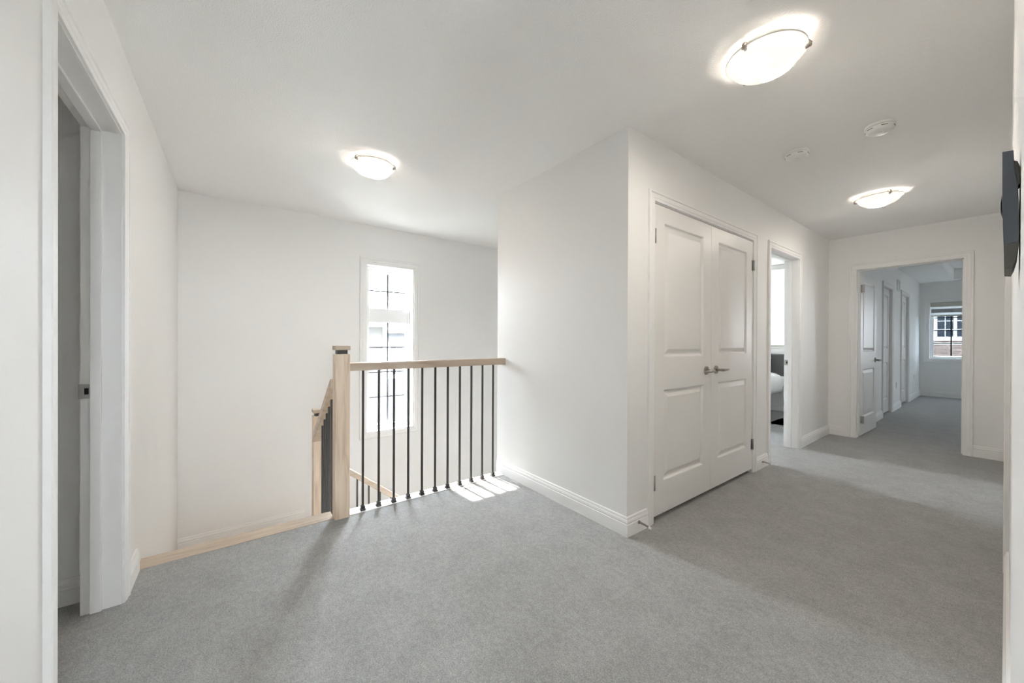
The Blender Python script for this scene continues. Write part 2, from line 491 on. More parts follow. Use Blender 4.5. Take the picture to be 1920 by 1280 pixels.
bb('baseboard_far_room', [((FAR_X, YF + T), (FAR_X, FD1[0] - CAS), (1, 0)), ((FAR_X, FD1[1] + CAS), (FAR_X, FD2[0] - CAS), (1, 0)), ((FAR_X, FD2[1] + CAS), (FAR_X, FAR_Y), (1, 0))], 'white baseboard between the far room doors')
bb('baseboard_far_window', [((FAR_X, FAR_Y), (2.6, FAR_Y), (0, -1))], 'white baseboard under the far room window')
bb('baseboard_bedroom', [((XW, BED_Y), (XH - T, BED_Y), (0, -1))], 'white baseboard behind the bed')

# ------------------------------------------------------------------ door openings: casings, jambs, stops
def doorway(n, L, R_, Tt, hall, other=None, depth=T, stop_t=None, label=None, strike=None):
    """hall(u,t,z): t measured out of the near wall face; jamb goes to t=-depth"""
    root = struct(empty('trim_%d' % n), label)
    MB().frame(L, R_, Tt, CASING, hall).build('casing', 'trim', root)
    if other: MB().frame(L, R_, Tt, [(w, -depth - t) for w, t in CASING], hall).build('casing', 'trim', root)
    MB().frame(L, R_, Tt, [(0, .001), (J, .001), (J, -depth - .001), (0, -depth - .001)], hall).build('jamb', 'trim', root)
    if stop_t is not None:
        MB().frame(L, R_, Tt, [(0, stop_t), (-.011, stop_t), (-.011, stop_t - .034), (0, stop_t - .034)], hall).build('door_stop_strip', 'trim', root, bevel=.002)
    return root
hallX = lambda face, sgn: (lambda u, t, z: (face + sgn * t, u, z))
hallY = lambda face, sgn: (lambda u, t, z: (u, face + sgn * t, z))
t1 = doorway(1, CLO[0], CLO[1], CLO[2], hallX(XH, 1), stop_t=-.05, label='white casing around the double closet doors')
t2 = doorway(2, BDR[0], BDR[1], BDR[2], hallX(XH, 1), other=True, stop_t=-.055, label='white casing of the bedroom doorway between closet and hall end')
t3 = doorway(3, LDR[0], LDR[1], LDR[2], hallY(YL, 1), other=False, stop_t=-.058, label='white casing of the open doorway beside the stair')
t4 = doorway(4, FDR[0], FDR[1], FDR[2], hallY(YF, -1), other=True, stop_t=-.055, label='white casing of the doorway at the hallway end')
t5 = doorway(5, RDR[0], RDR[1], RDR[2], hallX(XE, -1), stop_t=-.05, label='white door casing on the right wall')
t6 = doorway(6, FD1[0], FD1[1], FD1[2], hallX(FAR_X, 1), label='white casing of the far room door nearer the open door')
t7 = doorway(7, FD2[0], FD2[1], FD2[2], hallX(FAR_X, 1), label='white casing of the far room door nearer the window')

def strike_plate(parent, fn, u, t0, t1, z, sgn):
    mb = MB()
    def P(a, b, c): return fn(u + sgn * a, b, c)
    v = [P(0.0, t0, z - .030), P(0.0, t1, z - .030), P(0.0, t1, z + .030), P(0.0, t0, z + .030)]
    v2 = [P(.0022, t0, z - .030), P(.0022, t1, z - .030), P(.0022, t1, z + .030), P(.0022, t0, z + .030)]
    mb.add(v + v2, [(0, 1, 2, 3), (4, 7, 6, 5), (0, 4, 5, 1), (1, 5, 6, 2), (2, 6, 7, 3), (3, 7, 4, 0)])
    o = mb.build('strike_plate', 'steel', parent, bevel=.0008)
    o['label'] = 'brushed steel strike plate'
    ta, tb = t0 + (t1 - t0) * .12, t0 + (t1 - t0) * .48
    w = [P(.0024, ta, z - .013), P(.0024, tb, z - .013), P(.0024, tb, z + .013), P(.0024, ta, z + .013)]
    w2 = [P(.0032, a, c) for a, c in ((ta, z - .013), (tb, z - .013), (tb, z + .013), (ta, z + .013))]
    h = MB().add(w + w2, [(0, 1, 2, 3), (4, 7, 6, 5), (0, 4, 5, 1), (1, 5, 6, 2), (2, 6, 7, 3), (3, 7, 4, 0)]).build('latch_hole', 'void', o)
strike_plate(t3, hallY(YL, 1), LDR[0], -.0925, -.1265, .942, 1)
strike_plate(t2, hallX(XH, 1), BDR[1], -.092, -.125, .932, -1)

# ------------------------------------------------------------------ doors
def door_leaf(name, width, height, label, hinge_side, thick=.035, lever=None, hinges=(.22, 1.80), lever_z=.91, groove=None, both=True):
    """leaf in local coords: hinge edge at u=0, runs along +X, front face at y=0 looking -Y, back face y=thick"""
    root = struct(empty(name), label)
    st, z0 = .115, 0.0
    pans = [(st, width - st, .21, .81), (st, width - st, 1.022, height - .105)]
    us = [0, st, width - st, width]; zs = [0, .21, .81, 1.022, height - .105, height]
    mb = MB()
    for y in (0, thick):
        for i in range(3):
            for k in range(5):
                if i == 1 and k in (1, 3): continue
                mb.add([(us[i], y, zs[k]), (us[i + 1], y, zs[k]), (us[i + 1], y, zs[k + 1]), (us[i], y, zs[k + 1])], [(0, 1, 2, 3)])
    for a in range(3):
        mb.add([(us[a], 0, 0), (us[a + 1], 0, 0), (us[a + 1], thick, 0), (us[a], thick, 0)], [(0, 1, 2, 3)])
        mb.add([(us[a], 0, height), (us[a + 1], 0, height), (us[a + 1], thick, height), (us[a], thick, height)], [(0, 1, 2, 3)])
    for a in range(5):
        for u in (0, width):
            mb.add([(u, 0, zs[a]), (u, thick, zs[a]), (u, thick, zs[a + 1]), (u, 0, zs[a + 1])], [(0, 1, 2, 3)])
    mb.build('slab', 'door', root)
    for (ua, ub, za, zb) in pans:
        pm = MB()
        for side in (0, 1):
            rings = [(0, 0), (.004, .001), (.012, .013), (.019, .0145), (.028, .012), (.050, .003), (.053, .002)]
            v = []
            for ins, dep in rings:
                y = dep if side == 0 else thick - dep
                v += [(ua + ins, y, za + ins), (ub - ins, y, za + ins), (ub - ins, y, zb - ins), (ua + ins, y, zb - ins)]
            fs = [[k * 4 + i, k * 4 + (i + 1) % 4, (k + 1) * 4 + (i + 1) % 4, (k + 1) * 4 + i] for k in range(len(rings) - 1) for i in range(4)]
            fs.append([len(v) - 4, len(v) - 3, len(v) - 2, len(v) - 1])
            pm.add(v, fs)
        pm.build('panel', 'door', root)
    for hz in hinges:
        h = MB().cyl((-.002, -.009, hz - .045), (-.002, -.009, hz + .045), .0065, n=12)
        h.box(-.001, .022, -.0015, .001, hz - .045, hz + .045)
        for q in (-.03, 0, .03): h.cyl((-.002, -.009, hz + q - .001), (-.002, -.009, hz + q + .001), .0074, n=12)
        o = h.build('hinge', 'steel', root); o['label'] = 'brushed steel hinge'
    if lever is not None:
        u = width - .075 if lever == 'far' else .075
        sg = -1 if lever == 'far' else 1
        for side in ((0, 1) if both else (0,)):
            yy = 0 if side == 0 else thick; dr = -1 if side == 0 else 1
            hb = MB().cyl((u, yy, lever_z), (u, yy + dr * .009, lever_z), .032, .030, n=28)
            ho = hb.build('handle', 'nickel', root); ho['label'] = 'satin nickel lever handle'
            ne = MB().cyl((u, yy + dr * .006, lever_z), (u, yy + dr * .058, lever_z), .0105, n=16)
            ne.build('neck', 'nickel', ho)
            le = MB().tube([(u - sg * .010, yy + dr * .054, lever_z), (u + sg * .02, yy + dr * .056, lever_z), (u + sg * .06, yy + dr * .053, lever_z - .002), (u + sg * .112, yy + dr * .047, lever_z - .001)], [.011, .0115, .010, .008], n=12)
            le.build('lever', 'nickel', ho)
    return root

def place(root, loc, xaxis, yaxis):
    m = Matrix.Identity(4)
    xa, ya = Vector((*xaxis, 0)), Vector((*yaxis, 0))
    m.col[0][:3] = xa; m.col[1][:3] = ya; m.col[2][:3] = (0, 0, 1)
    m.translation = Vector(loc)
    root.matrix_world = m

cw = (CLO[1] - CLO[0]) / 2 - .0055
d1 = door_leaf('door_1', cw, 2.008, 'white two panel closet door nearer the stair corner', 0, lever='far', both=False)
place(d1, (XH + .001, CLO[0] + .004, .034), (0, 1), (-1, 0))
d2 = door_leaf('door_2', cw, 2.008, 'white two panel closet door nearer the bedroom doorway', 0, lever='far', both=False)
# hinged on the other side: mirrored layout, so its own mesh coordinates run towards -Y
def mirror_leaf(root):
    for o in [c for c in root.children_recursive]:
        for v in o.data.vertices: v.co.x = -v.co.x
        o.data.flip_normals()
mirror_leaf(d2)
place(d2, (XH + .001, CLO[1] - .004, .034), (0, 1), (-1, 0))

d3 = door_leaf('door_3', .800, 2.012, 'white two panel door standing open in the hall end doorway', 0, lever='far', hinges=(.20, 1.80))
place(d3, (FDR[0] + .016, YF + T - .012, .012), (math.sin(R(1.5)), math.cos(R(1.5))), (-math.cos(R(1.5)), math.sin(R(1.5))))
hp = MB()
for hz in (.212, 1.812):
    hp = MB().box(FDR[0] + .018, FDR[0] + .052, YF + T - .0145, YF + T - .0115, hz - .045, hz + .045)
    o = hp.build('hinge_leaf', 'steel', None, bevel=.001); o.parent = t4; o['label'] = 'brushed steel hinge leaf'

d4 = door_leaf('door_4', RDR[1] - RDR[0] - .006, 2.018, 'white closed panel door in the right wall', 0, lever=None, both=False)
place(d4, (XE + .012, RDR[1] - .003, .026), (0, -1), (1, 0))
d5 = door_leaf('door_5', FD1[1] - FD1[0] - .006, 2.0, 'white closed door in the far room nearer the open door', 0, lever=None)
place(d5, (FAR_X - .085, FD1[1] - .003, .026), (0, -1), (-1, 0)); mirror_leaf(d5); place(d5, (FAR_X - .028, FD1[0] + .003, .026), (0, -1), (-1, 0))
d6 = door_leaf('door_6', FD2[1] - FD2[0] - .006, 2.0, 'white closed door in the far room nearer the window', 0, lever=None)
mirror_leaf(d6); place(d6, (FAR_X - .028, FD2[0] + .003, .026), (0, -1), (-1, 0))

# ------------------------------------------------------------------ windows
def window_unit(n, L, R_, B, Tt, fn, label, lights, glass='pane', sash=.045, depth=.15, set_t=-.085, wood=True, casing=True, bars=None):
    """fn(u,t,z): t positive into the room. lights: list of (z0,z1,cols,rows) of glazed fields"""
    root = struct(empty('window_%d' % n), label)
    if casing:
        MB().frame(L, R_, Tt, CASING, fn, B).build('window_casing', 'trim', root)
    MB().frame(L, R_, Tt, [(0, 0.001), (-.012, 0.001), (-.012, -depth), (0, -depth)], fn, B).build('window_reveal', 'trim', root)
    a0, a1 = set_t, set_t - .05
    L2, R2, B2, T2 = L + .012, R_ - .012, B + .012, Tt - .012
    MB().frame(L2, R2, T2, [(0, a0), (-.018, a0), (-.022, a0 - .012), (-sash, a0 - .016), (-sash, a1), (0, a1)], fn, B2).build('window_frame', 'upvc', root)
    zs = sorted(lights)
    for i in range(len(zs) - 1):
        za, zb = zs[i][1], zs[i + 1][0]
        mb = MB(); P = []
        for t in (a0 - .006, a1):
            for z in (za, zb): P += [fn(L2 + sash - .002, t, z), fn(R2 - sash + .002, t, z)]
        mb.add(P, [(0, 1, 3, 2), (4, 6, 7, 5), (0, 4, 5, 1), (2, 3, 7, 6), (0, 2, 6, 4), (1, 5, 7, 3)])
        mb.build('mullion', 'upvc', root, bevel=.003)
    gt = (a0 - .016 + a1) / 2
    for (z0, z1, cols, rows) in zs:
        U0, U1 = L2 + sash, R2 - sash
        pg = MB(); P = []
        for t in (gt + .004, gt - .004):
            for z in (z0, z1): P += [fn(U0, t, z), fn(U1, t, z)]
        pg.add(P, [(0, 1, 3, 2), (4, 6, 7, 5), (0, 4, 5, 1), (2, 3, 7, 6), (0, 2, 6, 4), (1, 5, 7, 3)])
        po = pg.build('pane', glass, root)
        def bar(ua, ub, za, zb):
            m = MB(); Q = []
            for t in (gt + .003, gt - .003):
                for z in (za, zb): Q += [fn(ua, t, z), fn(ub, t, z)]
            m.add(Q, [(0, 1, 3, 2), (4, 6, 7, 5), (0, 4, 5, 1), (2, 3, 7, 6), (0, 2, 6, 4), (1, 5, 7, 3)])
            m.build('grille_bar', 'grille', po)
        g = .0105
        for c in range(1, cols):
            u = U0 + (U1 - U0) * c / cols; bar(u - g, u + g, z0, z1)
        for r in range(1, rows):
            z = z0 + (z1 - z0) * r / rows; bar(U0, U1, z - g * .8, z + g * .8)
    return root
window_unit(1, *WIN[:2], WIN[2], WIN[3], hallX(XW, 1), 'tall narrow white stair window with thin grey grilles', [(.215, 1.365, 2, 4), (1.525, 1.935, 2, 2)], sash=.05)
window_unit(2, *BWX[:2], BWX[2], BWX[3], hallX(XW, 1), 'white bedroom window in the outer wall', [(1.01, 1.99, 2, 3)])
window_unit(3, *BWY[:2], BWY[2], BWY[3], hallY(BED_Y, -1), 'white bedroom window above the bed', [(1.19, 2.27, 3, 3)])
w4 = window_unit(4, *FWN[:2], FWN[2], FWN[3], hallY(FAR_Y, -1), 'white far room window with a raised blind', [(.865, 1.955, 4, 4)], glass='dimming', sash=.05)
portal('daylight_portal_stair', (XW - .16, (WIN[0] + WIN[1]) / 2, (WIN[2] + WIN[3]) / 2), (1, 0, 0), WIN[1] - WIN[0], WIN[3] - WIN[2])
portal('daylight_portal_bedroom', (XW - .16, (BWX[0] + BWX[1]) / 2, (BWX[2] + BWX[3]) / 2), (1, 0, 0), BWX[1] - BWX[0], BWX[3] - BWX[2])
portal('daylight_portal_bed', ((BWY[0] + BWY[1]) / 2, BED_Y + .16, (BWY[2] + BWY[3]) / 2), (0, -1, 0), BWY[1] - BWY[0], BWY[3] - BWY[2])
portal('daylight_portal_far', ((FWN[0] + FWN[1]) / 2, FAR_Y + .16, (FWN[2] + FWN[3]) / 2), (0, -1, 0), FWN[1] - FWN[0], FWN[3] - FWN[2])
window_unit(5, *FW2[:2], FW2[2], FW2[3], hallY(FAR_Y, -1), 'narrow white window added out of view to brighten the far room', [(1.02, 1.955, 2, 4)], sash=.05)  # added window, lets extra daylight into the far room
portal('daylight_portal_far_two', ((FW2[0] + FW2[1]) / 2, FAR_Y + .16, (FW2[2] + FW2[3]) / 2), (0, -1, 0), FW2[1] - FW2[0], FW2[3] - FW2[2])
window_unit(6, *NWN[:2], NWN[2], NWN[3], hallX(1.60, -1), 'narrow white window added unseen at the corridor end to brighten the landing', [(1.05, 1.85, 1, 2)], depth=.12, set_t=-.06)
portal('daylight_portal_nook', (1.73, (NWN[0] + NWN[1]) / 2, (NWN[2] + NWN[3]) / 2), (-1, 0, 0), NWN[1] - NWN[0], NWN[3] - NWN[2])
# latch of the far window
lt = MB().box(-.82, -.66, FAR_Y + .045, FAR_Y + .075, .845, .862)
lt.build('window_latch', 'upvc', w4, bevel=.003)

# blinds
zb = empty('zebra_blind', ((FWN[0] + FWN[1]) / 2, FAR_Y + .03, 0))
tag(zb, 'grey and white zebra blind raised at the far room window', 'blind')
bwid = (FWN[1] - FWN[0]) / 2 - .02
MB().box(-bwid, bwid, -.028, .032, 1.915, 2.005).build('cassette', 'blindrail', zb, bevel=.006)['label'] = 'grey blind cassette'
MB().box(-bwid + .01, bwid - .01, 0, .003, 1.868, 1.92).build('sheer_band', 'sheer', zb)
MB().box(-bwid + .01, bwid - .01, 0, .003, 1.785, 1.868).build('solid_band', 'blind', zb)
MB().box(-bwid + .01, bwid - .01, 0, .003, 1.735, 1.785).build('sheer_band', 'sheer', zb)
MB().box(-bwid + .006, bwid - .006, -.008, .012, 1.708, 1.738).build('bottom_rail', 'blindrail', zb, bevel=.004)
rb = empty('roller_blind', ((BWY[0] + BWY[1]) / 2, BED_Y - .05, 0))
tag(rb, 'white roller blind lowered above the grey headboard', 'blind')
rw = (BWY[1] - BWY[0]) / 2 + .1
MB().box(-rw, rw, -.03, .03, 2.36, 2.435).build('cassette', 'plastic', rb, bevel=.006)
MB().box(-rw + .01, rw - .01, 0, .003, 1.10, 2.37).build('blind_fabric', 'screen', rb)
MB().box(-rw + .008, rw - .008, -.008, .011, 1.074, 1.102).build('bottom_rail', 'blindrail', rb, bevel=.004)

# ------------------------------------------------------------------ stair
st = struct(empty('stair_1'), 'carpeted stair with white risers and oak nosing going down from the landing')
RIS, TRD = .167, .2525
def step_x(k):
    z = -RIS * (k + 1); x1 = -2.67 - TRD * k; x0 = x1 - TRD
    return z, x0, x1
nos = MB().prism([(-2.612, -.030), (-2.612, .002), (-2.735, .002), (-2.745, -.006), (-2.745, -.022), (-2.735, -.030)], 1, YL + .001, .512)
no = struct(nos.build('trim_8', 'oak_y'), 'oak nosing strip where the carpet meets the stair')
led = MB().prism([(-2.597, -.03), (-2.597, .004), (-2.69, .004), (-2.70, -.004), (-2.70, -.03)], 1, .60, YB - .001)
struct(led.build('trim_9', 'trim'), 'ledge under the iron balusters, window glare painted in as white')  # light oak ledge drawn white: window glare put into its colour
for k in range(3):
    z, x0, x1 = step_x(k)
    MB().box(x0 - .02, x1, YL, .505, z - .03, z).build('tread', 'oak_y', st, bevel=.006)
    MB().box(x1 - .012, x1, YL, .505, z, z + RIS - .03).build('riser', 'trim', st)
z, x0, x1 = step_x(3)
MB().box(x1 - .012, x1, YL, .505, LAND, LAND + RIS - .03).build('riser', 'trim', st)
MB().box(XW, x1, YL, .56, LAND - .1, LAND).build('stair_landing', 'oak_x', st)
MB().prism([(-2.70, -.05), (x1, LAND + .03), (x1, LAND - .25), (-2.70, -.33)], 1, .505, .545).build('stringer', 'trim', st)
YS = .56
for k in range(11):
    z = LAND - RIS * (k + 1); y0 = YS + .25 * k
    MB().box(XW, -3.33, y0 - .02, y0 + .25, z - .03, z).build('tread', 'oak_x', st, bevel=.006)
    MB().box(XW, -3.33, y0, y0 + .012, z, z + RIS - .03).build('riser', 'trim', st)
stq = MB().prism([(YS - .02, LAND - .03), (YS - .02, LAND + .06), (YS + 2.75, LAND + .06 - RIS * 11), (YS + 2.75, LAND - .25 - RIS * 11), (YS - .02, LAND - .4)], 0, -3.33, -3.30)
stq.build('stringer', 'trim', st)

# ------------------------------------------------------------------ railings
def newel(parent, cx, cy, ztop, zbot, name='newel_post'):
    h = .0445
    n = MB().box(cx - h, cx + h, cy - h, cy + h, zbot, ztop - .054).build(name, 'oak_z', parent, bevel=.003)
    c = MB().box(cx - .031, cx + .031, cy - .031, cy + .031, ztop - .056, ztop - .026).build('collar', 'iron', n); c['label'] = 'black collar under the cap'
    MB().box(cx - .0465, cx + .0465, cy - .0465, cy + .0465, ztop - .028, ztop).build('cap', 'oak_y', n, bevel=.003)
    return n
bal_bar = None
def baluster_mesh(h, name):
    s_ = .0064
    m = MB().box(-s_, s_, -s_, s_, 0, h)
    return m
def shoe_mesh():
    m = MB().prism([(-.016, -.016), (.016, -.016), (.016, .016), (-.016, .016)], 2, 0, .010)
    v = []
    for r, z in ((.013, .010), (.011, .018), (.013, .020), (.013, .026), (.009, .032)):
        v += [(-r, -r, z), (r, -r, z), (r, r, z), (-r, r, z)]
    fs = [[k * 4 + i, k * 4 + (i + 1) % 4, (k + 1) * 4 + (i + 1) % 4, (k + 1) * 4 + i] for k in range(4) for i in range(4)] + [[16, 17, 18, 19], [3, 2, 1, 0]]
    return m.add(v, fs)

rl = empty('landing_railing', (XR, .556, 0))
tag(rl, 'oak and black iron railing along the landing edge above the stairwell', 'railing')
newel(rl, 0, 0, 1.124, -.03)
Y1 = YB - .556
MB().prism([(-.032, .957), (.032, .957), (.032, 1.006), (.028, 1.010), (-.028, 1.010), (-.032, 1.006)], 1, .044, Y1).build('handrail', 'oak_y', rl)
b0 = None; Y0B = .693 - .556
for k in range(11):
    y = Y0B + k * .1065
    if b0 is None:
        b0 = baluster_mesh(.957 - .004, 'baluster').build('baluster', 'iron', rl, loc=(0, y, .004)); s0 = shoe_mesh().build('baluster_shoe', 'iron', b0)
    else:
        b = instance(b0, 'baluster', rl, (0, y, .004)); instance(s0, 'baluster_shoe', b)

r2 = empty('stair_flight_railing', (XR, .55, 0))
tag(r2, 'short sloping oak railing with black balusters beside the upper steps', 'railing')
X2 = -3.415 - XR
newel(r2, X2, 0, .590, LAND)
def sloped(axis, a0, z0, a1, z1, w, hgt, name, mat, parent, off=0.0):
    m = MB()
    if axis == 0: poly = [(a0, z0), (a1, z1), (a1, z1 - hgt), (a0, z0 - hgt)]; m.prism(poly, 1, -w / 2 + off, w / 2 + off)
    else: poly = [(a0, z0), (a1, z1), (a1, z1 - hgt), (a0, z0 - hgt)]; m.prism(poly, 0, -w / 2 + off, w / 2 + off)
    return m.build(name, mat, parent, bevel=.004)
ZA, ZB = .905, .395
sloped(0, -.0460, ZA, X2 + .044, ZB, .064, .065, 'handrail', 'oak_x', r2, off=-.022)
for xb in (-2.80, -2.885, -2.968, -3.050, -3.135):
    u = xb - XR
    zt = ZA - .065 + (ZB - ZA) * (-.044 - u) / (-.044 - X2 - .044)
    k = int((-2.67 - xb) / TRD); zb_ = -RIS * (k + 1)
    b = baluster_mesh(zt + .02 - zb_, 'baluster').build('baluster', 'iron', r2, loc=(u, 0, zb_))
    b.location.y = -.02; instance(s0, 'baluster_shoe', b)

r3 = empty('lower_flight_railing', (-3.415, .55, 0))
tag(r3, 'lower oak handrail with black balusters descending under the stair window', 'railing')
sloped(1, .045, .20, 2.5, .20 - 2.455 * .79, .055, .056, 'handrail', 'oak_y', r3)
yb_ = .848 - .55
for k in range(18):
    y = .10 + .0985 * 2 - .0 + .0985 * (k - 2) + .003
    zt = .20 - (y - .045) * .79 - .05
    ks = int((.55 + y - YS) / .25); zb_ = LAND - RIS * (ks + 1)
    b = baluster_mesh(zt - zb_, 'baluster').build('baluster', 'iron', r3, loc=(.02, y, zb_))
    instance(s0, 'baluster_shoe', b)

# ------------------------------------------------------------------ ceiling lights and alarms
def ceiling_light():
    root = empty('ceiling_light')
    MB().lathe([(.0001, 0), (.122, 0), (.125, -.020), (.125, -.0265), (.0001, -.0265)]).build('base_plate', 'plastic', root)
    prof = []
    r_, dp, zr = .150, .062, -.030
    for k in range(0, 13):
        a = k / 12.0
        rr = .134 * math.cos(a * math.pi / 2)
        prof.append((max(rr, .0001), zr - .006 - dp * math.sin(a * math.pi / 2)))
    shell = [(.128, zr + .002), (.150, zr + .004), (.1505, zr), (.140, zr - .004)] + prof
    MB().lathe(shell, 56).build('glass_bowl', 'bowl', root)
    MB().lathe([(.1485, zr + .0045), (.1520, zr + .0045), (.1525, zr), (.1500, zr - .001)], 56).build('glass_rim', 'plastic', root)
    for k in range(3):
        a = R(LIGHT_A) + k * 2 * math.pi / 3
        ca, sa = math.cos(a), math.sin(a)
        c = MB()
        c.tube([(.105 * ca, .105 * sa, -.016), (.150 * ca, .150 * sa, zr + .016), (.158 * ca, .158 * sa, zr + .004), (.154 * ca, .154 * sa, zr - .008), (.140 * ca, .140 * sa, zr - .011)], .006, 8)
        c.lathe([(.0001, -.006), (.010, -.005), (.011, 0), (.008, .004), (.0001, .005)], 12, (.152 * ca, .152 * sa, zr - .004))
        c.build('clip', 'nickel', root)['label'] = 'satin nickel glass clip'
    return root
LIGHT_A = 208
L0 = ceiling_light()
spots = [(-.643, 1.868, 52, 'round frosted glass ceiling light beside the closet corner, lit'), (-2.735, .785, 92, 'round frosted glass ceiling light above the landing railing, lit'), (-.668, 4.470, 97, 'round frosted glass ceiling light outside the bedroom doorway, lit')]
for i, (x, y, rz, lab) in enumerate(spots):
    o = L0 if i == 0 else copy_tree(L0)
    o.location = (x, y, ZC); o.rotation_euler = (0, 0, R(rz))
    tag(o, lab, 'ceiling light', 'flush ceiling lights')

def alarm():
    root = empty('smoke_alarm')
    MB().lathe([(0.0001, 0), (.066, 0), (.067, -.004), (.067, -.013), (.064, -.015), (0.0001, -.015)], 40).build('mounting_base', 'plastic', root)
    MB().lathe([(.0001, -.014), (.058, -.014), (.058, -.017), (.0001, -.017)], 40).build('vent_gap', 'slate', root)
    MB().lathe([(.0001, -.016), (.0625, -.016), (.0635, -.020), (.0615, -.034), (.050, -.042), (.030, -.0435), (.0001, -.0435)], 40).build('alarm_cover', 'plastic', root)
    for k in range(6):
        a = k * math.pi / 3 + .2
        m = MB()
        m.box(-.014, .014, -.0635, -.0600, -.0275, -.0245)
        o = m.build('vent_slot', 'slate', root); o.rotation_euler = (0, 0, a)
    MB().lathe([(.0001, -.043), (.015, -.043), (.015, -.046), (.012, -.0475), (.0001, -.0475)], 24).build('test_button', 'plastic', root)
    return root
A0 = alarm()
for i, (x, y, rz, lab) in enumerate([(-.852, 3.03, 20, 'white round ceiling alarm nearer the closet doors'), (-.452, 3.04, 75, 'white round ceiling alarm nearer the right wall')]):
    o = A0 if i == 0 else copy_tree(A0)
    o.location = (x, y, ZC); o.rotation_euler = (0, 0, R(rz)); tag(o, lab, 'alarm', 'ceiling alarms')

# ------------------------------------------------------------------ wall device on the right wall
dv = empty('wall_device', (XE, .95, 1.363))
tag(dv, 'dark charcoal slim device mounted on the right wall', 'wall device')
xo, zo = -XE, -1.363
def pts(l): return [(x + xo, z + zo) for x, z in l]
MB().prism(pts([(-.0052, 1.458), (.0052, 1.4565), (.0062, 1.43), (.0095, 1.40), (.0108, 1.36), (.0110, 1.316), (-.0033, 1.313), (-.0042, 1.345), (-.0050, 1.40)]), 1, 0, .115).build('housing', 'slate', dv, bevel=.0008)
MB().prism(pts([(-.0033, 1.3128), (.0110, 1.3158), (.0098, 1.300), (.0072, 1.285), (.0040, 1.2755), (-.0028, 1.277)]), 1, .0003, .1147).build('lower_housing', 'umber', dv, bevel=.0006)
MB().prism(pts([(.0052, 1.442), (.0090, 1.439), (.0112, 1.430), (.0119, 1.405), (.0095, 1.402), (.0060, 1.432)]), 1, .004, .03).build('wall_bracket', 'umber', dv)
MB().prism(pts([(-.0052, 1.400), (-.0066, 1.385), (-.0066, 1.376), (-.0046, 1.366)]), 1, .03, .06).build('front_button', 'void', dv)

# ------------------------------------------------------------------ spring door stops
def door_stop(loc, lab):
    root = empty('spring_door_stop', loc)
    MB().cyl((0, 0, 0), (.010, 0, 0), .011, .008, n=14).build('stop_base', 'nickel', root)
    sp = []
    for k in range(90):
        a = k / 89.0; t = a * 14 * 2 * math.pi
        sp.append((.008 + .062 * a, .0052 * math.cos(t), .0052 * math.sin(t) - .006 * a * a))
    MB().tube(sp, .0013, 5).build('spring', 'nickel', root)
    MB().cyl((.068, 0, -.006), (.084, 0, -.008), .0075, .0068, n=14).build('rubber_tip', 'rubber', root)
    tag(root, lab, 'door stop', 'spring door stops on the closet wall')
door_stop((XH + .0150, 1.965, .062), 'small spring door stop at the closet corner nearest the stair')
door_stop((XH + .0150, 3.865, .062), 'small spring door stop between closet and bedroom doorway')

# ------------------------------------------------------------------ far room wall fittings
def outlet(loc, lab):
    root = empty('wall_outlet', loc)
    MB().box(0, .006, -.036, .036, -.058, .058).build('cover_plate', 'plastic', root, bevel=.002)
    for z in (-.02, .02):
        f_ = MB().box(.005, .0085, -.017, .017, z - .014, z + .014).build('socket_face', 'plastic', root, bevel=.002)
        s_ = MB().box(.0083, .0090, -.008, -.005, z - .004, z + .006); s_.box(.0083, .0090, .005, .008, z - .004, z + .006)
        s_.build('socket_slots', 'void', f_)
    tag(root, lab, 'outlet', 'far room outlets')
outlet((FAR_X, 9.17, .42), 'white wall outlet between the two far room doors')
outlet((FAR_X, 11.2, .44), 'white wall outlet near the far room window')
vg = empty('wall_vent', (FAR_X, 9.30, 2.15))
tag(vg, 'white rectangular wall vent high between the far room doors', 'vent')
MB().frame(-.12, .12, .075, [(0, 0), (.018, 0), (.016, .009), (0, .009)], lambda u, t, z: (t, u, z), -.075).build('vent_frame', 'plastic', vg)
for k in range(6):
    MB().box(.001, .006, -.12, .12, -.07 + k * .024, -.058 + k * .024).build('louvre', 'plastic', vg)

# ------------------------------------------------------------------ bed seen through the bedroom doorway
bd = empty('bed', (-2.85, 6.22, 0))
tag(bd, 'bed with dark grey headboard and white duvet behind the bedroom doorway', 'bed')
MB().box(-.80, .80, .945, 1.035, .42, .955).build('headboard', 'grey_fabric', bd, bevel=.02, segs=3)['label'] = 'dark grey upholstered headboard'
MB().box(-.66, .66, -1.00, .94, .385, .43).build('bed_base', 'bedbase', bd, bevel=.01)
for sx in (-1, 1):
    for sy in (-.93, .85):
        MB().cyl((sx * .50, sy, 0), (sx * .50, sy, .39), .020, .026, n=14).build('leg', 'iron', bd)
MB().box(-.72, .72, -1.03, .94, .43, .60).build('mattress', 'linen', bd, bevel=.04, segs=4)
def duvet():
    n, m = 26, 30
    vs_, fs = [], []
    prof = [(-.752, .375), (-.765, .45), (-.76, .55), (-.735, .625), (-.68, .655)] + [(-.6 + 1.2 * k / 10, .668 + .012 * math.sin(k * 1.9)) for k in range(11)] + [(.68, .655), (.735, .625), (.76, .55), (.765, .45), (.752, .375)]
    for j in range(m + 1):
        y = -1.06 + 1.66 * j / m
        for x, z in prof:
            e = .012 * math.sin(7 * y + 3 * x) + .007 * math.sin(17 * y - 5 * x)
            vs_.append((x + .6 * e, y, z + (e if z > .5 else .35 * e)))
    w = len(prof)
    for j in range(m):
        for i in range(w - 1): fs.append([j * w + i, j * w + i + 1, (j + 1) * w + i + 1, (j + 1) * w + i])
    mb = MB().add(vs_, fs, True)
    o = mb.build('duvet', 'linen', bd)
    s_ = o.modifiers.new('thick', 'SOLIDIFY'); s_.thickness = .025; s_.offset = -1
    return o
duvet()
